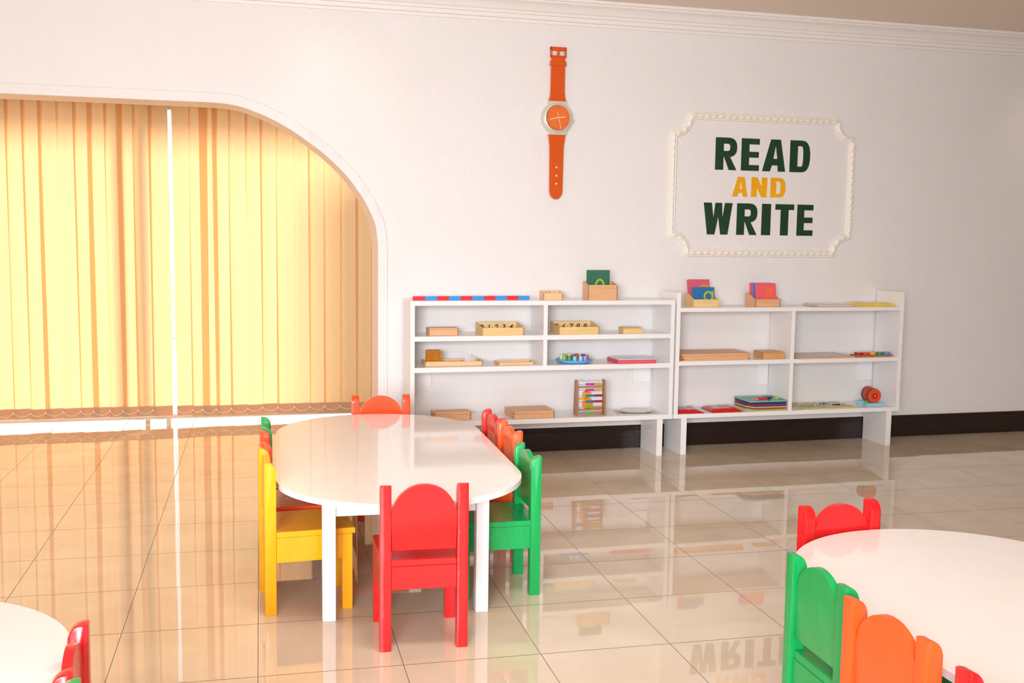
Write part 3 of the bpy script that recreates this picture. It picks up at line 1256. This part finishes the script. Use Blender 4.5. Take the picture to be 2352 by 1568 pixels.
# stack of thin paper plates on a card at the end of the bottom shelf
bm = new()
box(bm, -.145, .150, -.095, .085, 0, .004, .001)
o = obj('card_sheet', bm, paint((212, 200, 196), .5, name='grey_card', var=.06), None, (2.755, 6.805, L4))
o.rotation_euler = (0, 0, -.12)
tag(o, 'pale grey card sheet beneath the paper plate, beside the abacus', 'card')
bm = new()
lathe(bm, [(.06, 0), (.095, .003), (.118, .010), (.120, .0105), (.118, .0115), (.095, .0045), (.001, .0025)], 40)
o = obj('paper_plate', bm, paint((226, 231, 222), .5, name='pale_green_print', var=.12, vscale=30), None, (2.752, 6.80, L4 + .0045), smooth=.9)
o.scale = (1, .78, 1)
tag(o, 'pale green and white paper plate lying on the grey card sheet', 'plate')

# --- top of the second unit
b = open_box('card_box', 'yellowish open wooden box with pink and blue letter cards', 'box', .192, .150, .052, (3.238, 6.832, RT), .01, BEECHY, nj=0, t=.008, backh=.092)
PINK = paint((214, 92, 112), .5, name='pink_card', var=.03)
PINKB = paint((238, 92, 104), .5, name='bright_pink_card', var=.03)
BLUC = paint((40, 112, 164), .5, name='blue_card', var=.03)
VIO = paint((140, 126, 196), .5, name='violet_card', var=.03)
ORGL = paint((222, 148, 46), .5, name='orange_letter', var=0)
LIME = paint((170, 180, 50), .5, name='lime_letter', var=0)
ORG2 = paint((240, 118, 56), .5, name='deep_orange_letter', var=0)


def letter_card(label, m, w_, h_, loc, tilt, ch=None, lm=None, size=.1, grp=None, cx=.03, cz=.03, lean=0):
    bm = new()
    box(bm, -w_ / 2, w_ / 2, 0, .0025, 0, h_, .0006)
    c = obj('letter_card', bm, m, None, loc)
    c.rotation_euler = (tilt, lean, 0)
    tag(c, label, 'card', grp)
    if ch:
        if ch == 'a':
            bm = new()
            ring_band(bm, cx, h_ - cz - .038, .037, .038, .014, 0, 1)
            obj('letter', bm, lm, c)
        else:
            obj('letter', text_bm(ch, size, .001, offset=.001), lm, c, (cx, -.0006, cz))
    return c


g1 = 'letter cards in the yellowish box'
letter_card('pink card with an orange letter a, behind the blue card', PINK, .166, .182, (3.236, 6.856, RT + .007), -.20, 'a', ORGL, .125, g1, .036, .036)
letter_card('plain pink card just behind the one with the orange letter', PINK, .166, .176, (3.235, 6.866, RT + .007), -.20, grp=g1)
letter_card('blue card with a lime letter a, at the front of the yellowish box', BLUC, .168, .130, (3.240, 6.795, RT + .007), -.20, 'a', LIME, .125, g1, .036, .027)
b = open_box('card_box', 'pinkish open wooden box packed with pink and violet letter cards', 'box', .200, .150, .052, (3.711, 6.832, RT), .01, BEECHP, nj=4, t=.008, backh=.092)
g2 = 'letter cards in the pinkish box'
cards = [(PINKB, 'front pink card bearing an orange letter R'), (VIO, 'violet card directly behind the pink card with the orange R'), (BLUC, 'blue card edge among the packed pink and violet cards'),
         (VIO, 'second violet card edge in the packed card box'), (PINK, 'darker pink card edge behind the violet ones'), (PINKB, 'bright pink card edge near the back of the packed box'), (PINK, 'rearmost pink card in the packed box')]
for k, (m, lab) in enumerate(cards):
    letter_card(lab, m, .160, .158, (3.720 - k * .0028, 6.786 + k * .0095, RT + .007), -.20 + .006 * k, 'R' if k == 0 else None, ORG2, .115, g2, .030, .050)

b = thing('hardback_book', 'thin white book with dark red cover edges, beside the yellow bag', 'book', (4.215, 6.79, RT), .0)
bm = new()
box(bm, -.143, .143, -.10, .10, 0, .003, .0005)
box(bm, -.143, .143, -.10, .10, .012, .0145, .0005)
obj('cover', bm, paint((150, 70, 74), .35, name='dark_red_cover', var=.05), b)
bm = new()
box(bm, -.140, .141, -.097, .097, .003, .012)
obj('pages', bm, paint((236, 228, 224), .6, name='white_pages', var=.02), b)
bm = new()
box(bm, -.142, .142, -.0995, .0995, .0145, .0152)
obj('cover_sheet', bm, paint((240, 226, 224), .3, name='pale_cover_sheet', var=.02), b)


def pouch(name, label, cat, w_, d_, h_, loc, rz, m, seed, grp=None, wave=.004):
    rnd = random.Random(seed)
    bm = new()
    nx, ny = 16, 12
    ph = [rnd.uniform(0, 6) for _ in range(4)]
    V = {}
    for s in (0, 1):
        for i in range(nx + 1):
            for j in range(ny + 1):
                u_, v_ = i / nx, j / ny
                edge = min(1, 5 * min(u_, 1 - u_, v_, 1 - v_) + .0)
                hh = h_ * (edge ** .6) * (.75 + .25 * math.sin(5 * u_ + ph[0]) * math.cos(4 * v_ + ph[1]))
                z = .001 + (hh + wave * .3 * math.sin(19 * u_ + ph[2] + 7 * v_)) * (1 if s else 0) + (.0015 if s else 0)
                V[s, i, j] = bm.verts.new(((u_ - .5) * w_, (v_ - .5) * d_, max(z, .0012 if s else .0005)))
    for s in (0, 1):
        for i in range(nx):
            for j in range(ny):
                bm.faces.new((V[s, i, j], V[s, i + 1, j], V[s, i + 1, j + 1], V[s, i, j + 1]))
    for i in range(nx):
        for j in (0, ny):
            bm.faces.new((V[0, i, j], V[0, i + 1, j], V[1, i + 1, j], V[1, i, j]))
    for j in range(ny):
        for i in (0, nx):
            bm.faces.new((V[0, i, j], V[0, i, j + 1], V[1, i, j + 1], V[1, i, j]))
    o = obj(name, bm, m, None, loc, smooth=1.2)
    o.rotation_euler = (0, 0, rz)
    tag(o, label, cat, grp)
    return o


YBAG = paint((240, 206, 70), .18, name='yellow_plastic_film', var=.08, bump=.4, bscale=20)
RBAG = paint((206, 30, 32), .12, name='red_plastic_film', var=.05, bump=.15, bscale=12)
pouch('plastic_pouch', 'crinkled yellow plastic pouch lying at the far end of the shelf top', 'pouch', .345, .19, .028, (4.558, 6.80, RT), .02, YBAG, 3, wave=.012)

# --- middle level of the second unit
lidded_box('wooden_box', 'wide flat wooden case with an overhanging lid on the middle shelf', .505, .255, .050, (3.295, 6.815, R2), .0, BEECHP, lid=.014, over=.010, nj=2)
lidded_box('wooden_box', 'small wooden box tucked against the shelf divider beside the wide flat case', .160, .165, .047, (3.760, 6.802, R2), -.05, wood((214, 158, 98)), lid=.006, nj=0)
fr = thing('framed_board', 'thin wooden framed grey board lying flat on the shelf', 'board', (4.155, 6.815, R2), .02)
bm = new()
for (a, b_, c, d) in ((-.225, .225, -.14, -.125), (-.225, .225, .125, .14), (-.225, -.21, -.125, .125), (.21, .225, -.125, .125)):
    box(bm, a, b_, c, d, 0, .012, .001)
obj('frame', bm, BEECHP, fr)
bm = new()
box(bm, -.2098, .2098, -.1248, .1248, .003, .009)
obj('board_panel', bm, paint((196, 202, 210), .3, name='grey_printed_panel', var=.12, vscale=40), fr)
bm = new()
box(bm, -.150, .150, -.045, .045, 0, .0125, .001)
o = obj('disc_board', bm, wood((176, 104, 58)), None, (4.580, 6.775, R2))
o.rotation_euler = (0, 0, -.0)
tag(o, 'brown wooden board carrying a row of five coloured discs', 'board')
for k, (nm, rgb) in enumerate((('crimson', (190, 30, 44)), ('orange red', (224, 68, 40)), ('amber', (236, 166, 58)), ('green', (26, 140, 100)), ('blue', (60, 146, 206)))):
    bm = new()
    lathe(bm, [(.0265, 0), (.028, .0015), (.028, .014), (.026, .016)], 28)
    o = obj('wooden_disc', bm, paint(rgb, .3, name='disc_paint', var=.02), None, (4.470 + k * .0585, 6.775, R2 + .0128), smooth=.7)
    tag(o, '%s disc in the row of five on the brown board' % nm, 'disc', 'five discs on the brown board')

# --- bottom level of the second unit
pouch('plastic_pouch', 'shiny red pouch against the side panel on the bottom shelf', 'pouch', .205, .22, .026, (3.120, 6.80, R3), .0, RBAG, 11, 'red pouches on the bottom shelf')
pouch('plastic_pouch', 'shiny red pouch next to the stack of coloured boards', 'pouch', .235, .22, .032, (3.400, 6.795, R3), -.03, RBAG, 12, 'red pouches on the bottom shelf')
zz = R3
stackc = [('yellow', (236, 206, 70), .006), ('green', (92, 178, 140), .008), ('red', (190, 50, 44), .009), ('cream yellow', (236, 200, 100), .008), ('navy', (54, 62, 120), .008),
          ('magenta', (168, 50, 84), .009), ('dark blue', (30, 56, 120), .016)]
for k, (nm, rgb, h_) in enumerate(stackc):
    bm = new()
    cut = .045
    w_, d_ = .285, .235
    prism(bm, [(-w_ / 2 + cut, -d_ / 2), (w_ / 2, -d_ / 2), (w_ / 2, d_ / 2), (-w_ / 2, d_ / 2), (-w_ / 2, -d_ / 2 + cut * 1.6)], 2, 0, h_ - .0012, .0006)
    o = obj('foam_board', bm, paint(rgb, .5, name='foam', var=.03), None, (3.713 + random.uniform(-.003, .003), 6.812 + random.uniform(-.003, .003), zz))
    tag(o, '%s board in the stack of coloured boards by the shelf divider' % nm, 'board', 'stacked coloured boards')
    zz += h_
TRAYC = clear_plastic((150, 206, 176), .55, .15)
ct = thing('plastic_tray', 'clear greenish plastic tray on top of the coloured boards', 'tray', (3.713, 6.812, zz))
bm = new()
box(bm, -.148, .148, -.122, .12, 0, .003, .0008)
obj('base', bm, TRAYC, ct)
bm = new()
for (a, b_, c, d) in ((-.148, .148, -.122, -.1195), (-.148, .148, .1175, .12), (-.148, -.1455, -.1195, .1175), (.1455, .148, -.1195, .1175)):
    box(bm, a, b_, c, d, .003, .011)
obj('rim', bm, TRAYC, ct)
zz += .0032
for nm, rgb, dx, dy, w_, h_, dz, rz in (('orange', (232, 112, 74), -.015, -.06, .060, .006, 0, .1), ('red', (206, 40, 60), -.015, -.06, .058, .012, .0065, .1), ('dark red', (160, 36, 50), .036, -.065, .024, .010, 0, 0),
                                       ('navy', (36, 52, 96), .046, -.01, .060, .016, 0, .3), ('teal', (70, 176, 150), .062, -.07, .050, .010, 0, -.15), ('yellow', (214, 196, 84), .1, -.04, .034, .016, 0, .2), ('salmon', (222, 120, 110), -.055, -.04, .034, .012, 0, -.3)):
    bm = new()
    box(bm, -w_ / 2, w_ / 2, -w_ * .35, w_ * .35, 0, h_, .0015)
    o = obj('foam_shape', bm, paint(rgb, .5, name='foam', var=.03), None, (3.713 + dx, 6.812 + dy, zz + dz))
    o.rotation_euler = (0, 0, rz)
    tag(o, '%s foam piece lying in the clear plastic tray' % nm, 'foam piece', 'foam pieces in the clear tray')

pg = thing('peg_map', 'thin yellow board with grey blue patches and white pins on the bottom shelf', 'board', (4.205, 6.825, R3), .01)
bm = new()
box(bm, -.222, .222, -.135, .135, 0, .007, .001)
obj('board', bm, paint((222, 200, 112), .4, name='straw_board', var=.05), pg)
PATCH = paint((140, 176, 186), .4, name='grey_blue_print', var=.1)
for (cx, cy, rx, ry) in ((-.11, -.01, .075, .05), (-.02, -.055, .04, .03), (.09, .02, .09, .055), (.03, .06, .05, .03), (.14, -.03, .05, .04)):
    bm = new()
    pts = []
    for i in range(28):
        a = 2 * PI * i / 28
        q = 1 + .16 * math.sin(3 * a + cx * 40) + .08 * math.sin(5 * a + 2)
        pts.append((cx + rx * q * math.cos(a), cy + ry * q * math.sin(a)))
    prism(bm, pts, 2, .0071, .0076)
    obj('printed_patch', bm, PATCH, pg)
bm = new()
lathe(bm, [(.0012, .0072), (.0012, .020), (.003, .021), (.003, .025), (.0012, .026)], 10)
p0 = obj('pin', bm, paint((246, 246, 246), .3, name='white_pin', var=0), pg, (-.15, .04, 0), smooth=.8)
for (a, b_) in ((-.12, .06), (-.07, -.05), (-.01, -.035), (.0, .03), (.02, .07), (.08, -.02), (.15, -.035)):
    c = p0.copy()
    c.location = (a, b_, 0)
    COL.objects.link(c)

wt = thing('wheel_toy', 'wooden toy with two upright orange wheels at the end of the bottom shelf', 'toy', (4.615, 6.80, R3), .0)
LB = paint((150, 204, 222), .35, name='pale_blue_paint', var=.05)
bm = new()
box(bm, -.070, .072, -.062, -.022, 0, .022, .002)
obj('base', bm, LB, wt)
bm = new()
box(bm, -.078, .048, .03, .08, 0, .026, .002)
obj('base', bm, LB, wt)
bm = new()
box(bm, -.045, -.01, .029, .0812, .0002, .0272, .001)
obj('base_stripe', bm, paint((140, 190, 80), .4, name='lime_block', var=.03), wt)
WO = paint((218, 84, 36), .35, name='wheel_orange', var=.04)
PU = paint((66, 52, 110), .4, name='wheel_purple', var=.05)
for cx, cy, z0 in ((-.006, -.042, .0225), (.004, .040, .0265)):
    for m, rr, ya, yb_, nm in ((PU, .0545, .001, .016, 'wheel_rim'), (WO, .053, -.008, .0005, 'wheel_face')):
        bm = new()
        pts = []
        for i in range(41):
            a = -PI / 2 + .36 + (2 * PI - .72) * i / 40
            pts.append((cx + rr * math.cos(a), z0 + .051 + rr * math.sin(a)))
        prism(bm, pts, 1, cy + ya, cy + yb_, .001)
        wheel = obj(nm, bm, m, wt)
    bm = new()
    lathe(bm, [(.022, cy - .0105), (.022, cy - .008)], 28, (cx, 0, z0 + .051), 'y')
    obj('wheel_hub', bm, paint((196, 30, 32), .4, name='wheel_red', var=0), wt)
    bm = new()
    lathe(bm, [(.006, cy - .012), (.006, cy - .0105)], 16, (cx, 0, z0 + .051), 'y')
    obj('hub_centre', bm, paint((226, 180, 60), .4, name='hub_yellow', var=0), wt)

# ================================================================== CHAIRS
CW, CD, CH = .322, .345, .615


def make_chair(colour, label, group, loc, rz):
    m = CHAIR[colour]
    t = thing('child_chair', label, 'chair', loc, rz, group)
    hw, hd = CW / 2, CD / 2
    for s in (-1, 1):
        bm = new()
        xa, xb = sorted((s * hw, s * (hw - .041)))
        r = .036
        ya, yb_ = -hd, -hd + .045
        pts = [(ya, 0), (yb_, 0), (yb_, CH - r)]
        pts += [(yb_ - r + r * math.cos(a), CH - r + r * math.sin(a)) for a in [PI / 2 * i / 8 for i in range(1, 9)]]
        pts += [(ya, CH)]
        prism(bm, pts, 0, xa, xb, .003)
        obj('back_post', bm, m, t, smooth=.5)
    for s in (-1, 1):
        bm = new()
        xa, xb = sorted((s * hw, s * (hw - .041)))
        box(bm, xa, xb, hd - .042, hd, 0, .312, .003)
        obj('leg', bm, m, t)
    # seat board with a tongue reaching between the posts
    bm = new()
    a = hw - .042
    prism(bm, [(-a, -hd + .012), (a, -hd + .012), (a, -hd + .0455), (hw, -hd + .0455), (hw, hd + .010), (-hw, hd + .010), (-hw, -hd + .0455), (-a, -hd + .0455)], 2, .3122, .336, .003)
    obj('seat', bm, m, t)
    # backrest with arched top
    bm = new()
    w2 = hw - .0415
    rr = w2
    pts = [(-w2, .372), (w2, .372)] + [(rr * math.cos(x), CH - .002 - rr + rr * math.sin(x)) for x in [PI * i / 28 for i in range(29)]]
    prism(bm, pts, 1, -hd + .011, -hd + .033, .003)
    obj('backrest', bm, m, t, smooth=.5)
    # seat rails
    for s in (-1, 1):
        bm = new()
        xa, xb = sorted((s * (hw - .0006), s * (hw - .02)))
        box(bm, xa, xb, -hd + .0455, hd - .0425, .212, .312, .002)
        obj('seat_rail', bm, m, t)
    bm = new()
    box(bm, -hw + .0415, hw - .0415, -hd + .010, -hd + .030, .226, .312, .002)
    obj('seat_rail', bm, m, t)
    bm = new()
    box(bm, -hw + .0415, hw - .0415, hd - .022, hd - .001, .226, .312, .002)
    obj('seat_rail', bm, m, t)
    return t


protos = {}
GM = 'children\'s chairs around the middle table'
GR = 'children\'s chairs around the table with the red chair at its head'
GL = 'children\'s chairs around the table cut by the frame'


def chair(colour, bx, by, rz, label, group, sz=1.0):
    """bx, by: middle of the chair's back edge; rz: heading (local +Y is the seat front)"""
    cx = bx - math.sin(rz) * CD / 2
    cy = by + math.cos(rz) * CD / 2
    if colour not in protos:
        t = protos[colour] = make_chair(colour, label, group, (cx, cy, 0), rz)
    else:
        t = dup(protos[colour], (cx, cy, 0), rz, label, group)
        t.scale = (1, 1, 1)
    t.scale = (1, 1, sz)
    return t


chair('red', .690, 3.695, -.060, 'red wooden chair showing its full back at the near end of the middle table', GM)
chair('yellow', .135, 4.325, -PI / 2 + .044, 'yellow wooden chair at the middle table, window side', GM)
chair('scarlet', .147, 4.715, -PI / 2 - .02, 'orange red wooden chair between the yellow and green chairs, window side', GM)
chair('green', .163, 5.065, -PI / 2 - .02, 'green wooden chair furthest along the window side of the middle table', GM)
chair('green', 1.276, 4.325, PI / 2 - .025, 'green wooden chair at the middle table, shelf side, nearest its red end chair', GM, .965)
chair('orange', 1.315, 4.765, PI / 2 - .01, 'orange wooden chair at the middle table, shelf side, between green and red', GM)
chair('red', 1.320, 5.100, PI / 2 + .0, 'red wooden chair at the middle table, shelf side, closest to the shelves', GM)
chair('scarlet', .832, 5.815, PI - .03, 'orange red wooden chair at the far head of the middle table, by the arch', GM)
chair('red', 2.029, 3.166, PI + .142, 'red wooden chair facing the camera across the table nearest the camera', GR)
chair('green', 1.557, 2.520, -PI / 2 - .045, 'green wooden chair beside the orange one at the table with the red chair behind', GR)
chair('orange', 1.521, 2.150, -PI / 2 + .035, 'orange wooden chair in the foreground beside the green chair', GR)
chair('red', 1.500, 1.700, -PI / 2, 'red wooden chair of which only a post top shows, beside the orange foreground chair', GR)
chair('red', -.310, 2.400, PI / 2 + .01, 'red wooden chair seen edge on at the table cut by the window-side edge', GL)
chair('green', -.290, 2.065, PI / 2, 'green wooden chair mostly below the picture, beside the edge-on red one', GL)

# ================================================================== TABLES
TH = .520


def make_table(label, loc, rz, hw=.505, hl=.98):
    t = thing('oval_table', label, 'table', loc, rz, 'white racetrack tables')
    bm = new()
    pts = []
    n = 40
    for i in range(n + 1):
        a = PI * i / n
        pts.append((hw * math.cos(a), hl - hw + hw * math.sin(a)))
    for i in range(n + 1):
        a = PI + PI * i / n
        pts.append((hw * math.cos(a), -(hl - hw) + hw * math.sin(a)))
    prism(bm, pts, 2, TH - .022, TH - .0006, .002)
    obj('table_edge', bm, TEDGE, t, smooth=.5)
    bm = new()
    k = .9965
    prism(bm, [(x * k, y * k) for x, y in pts], 2, TH - .0005, TH, 0)
    obj('tabletop', bm, TABLE, t)
    for sx in (-1, 1):
        for sy in (-1, 1):
            bm = new()
            x, y = sx * .303, sy * .708
            box(bm, x - .026, x + .026, y - .026, y + .026, 0, TH - .0222, .003)
            obj('leg', bm, TEDGE, t)
    bm = new()
    for s in (-1, 1):
        box(bm, -.276, .276, s * .708 - .011, s * .708 + .011, .415, TH - .0222, .002)
        x0, x1 = sorted((s * .303 - .011, s * .303 + .011))
        box(bm, x0, x1, -.681, .681, .415, TH - .0222, .002)
    obj('apron', bm, TEDGE, t)
    return t


tb = make_table('long white table with rounded ends in the middle of the room, eight chairs', (.720, 4.770, 0), -.050)
dup(tb, (2.130, 2.146, 0), -.02, 'white round-ended table with a red chair at its head, green and orange beside it')
dup(tb, (-.876, 2.120, 0), -.02, 'white round-ended table of which only the rounded corner shows, by the tall blind')
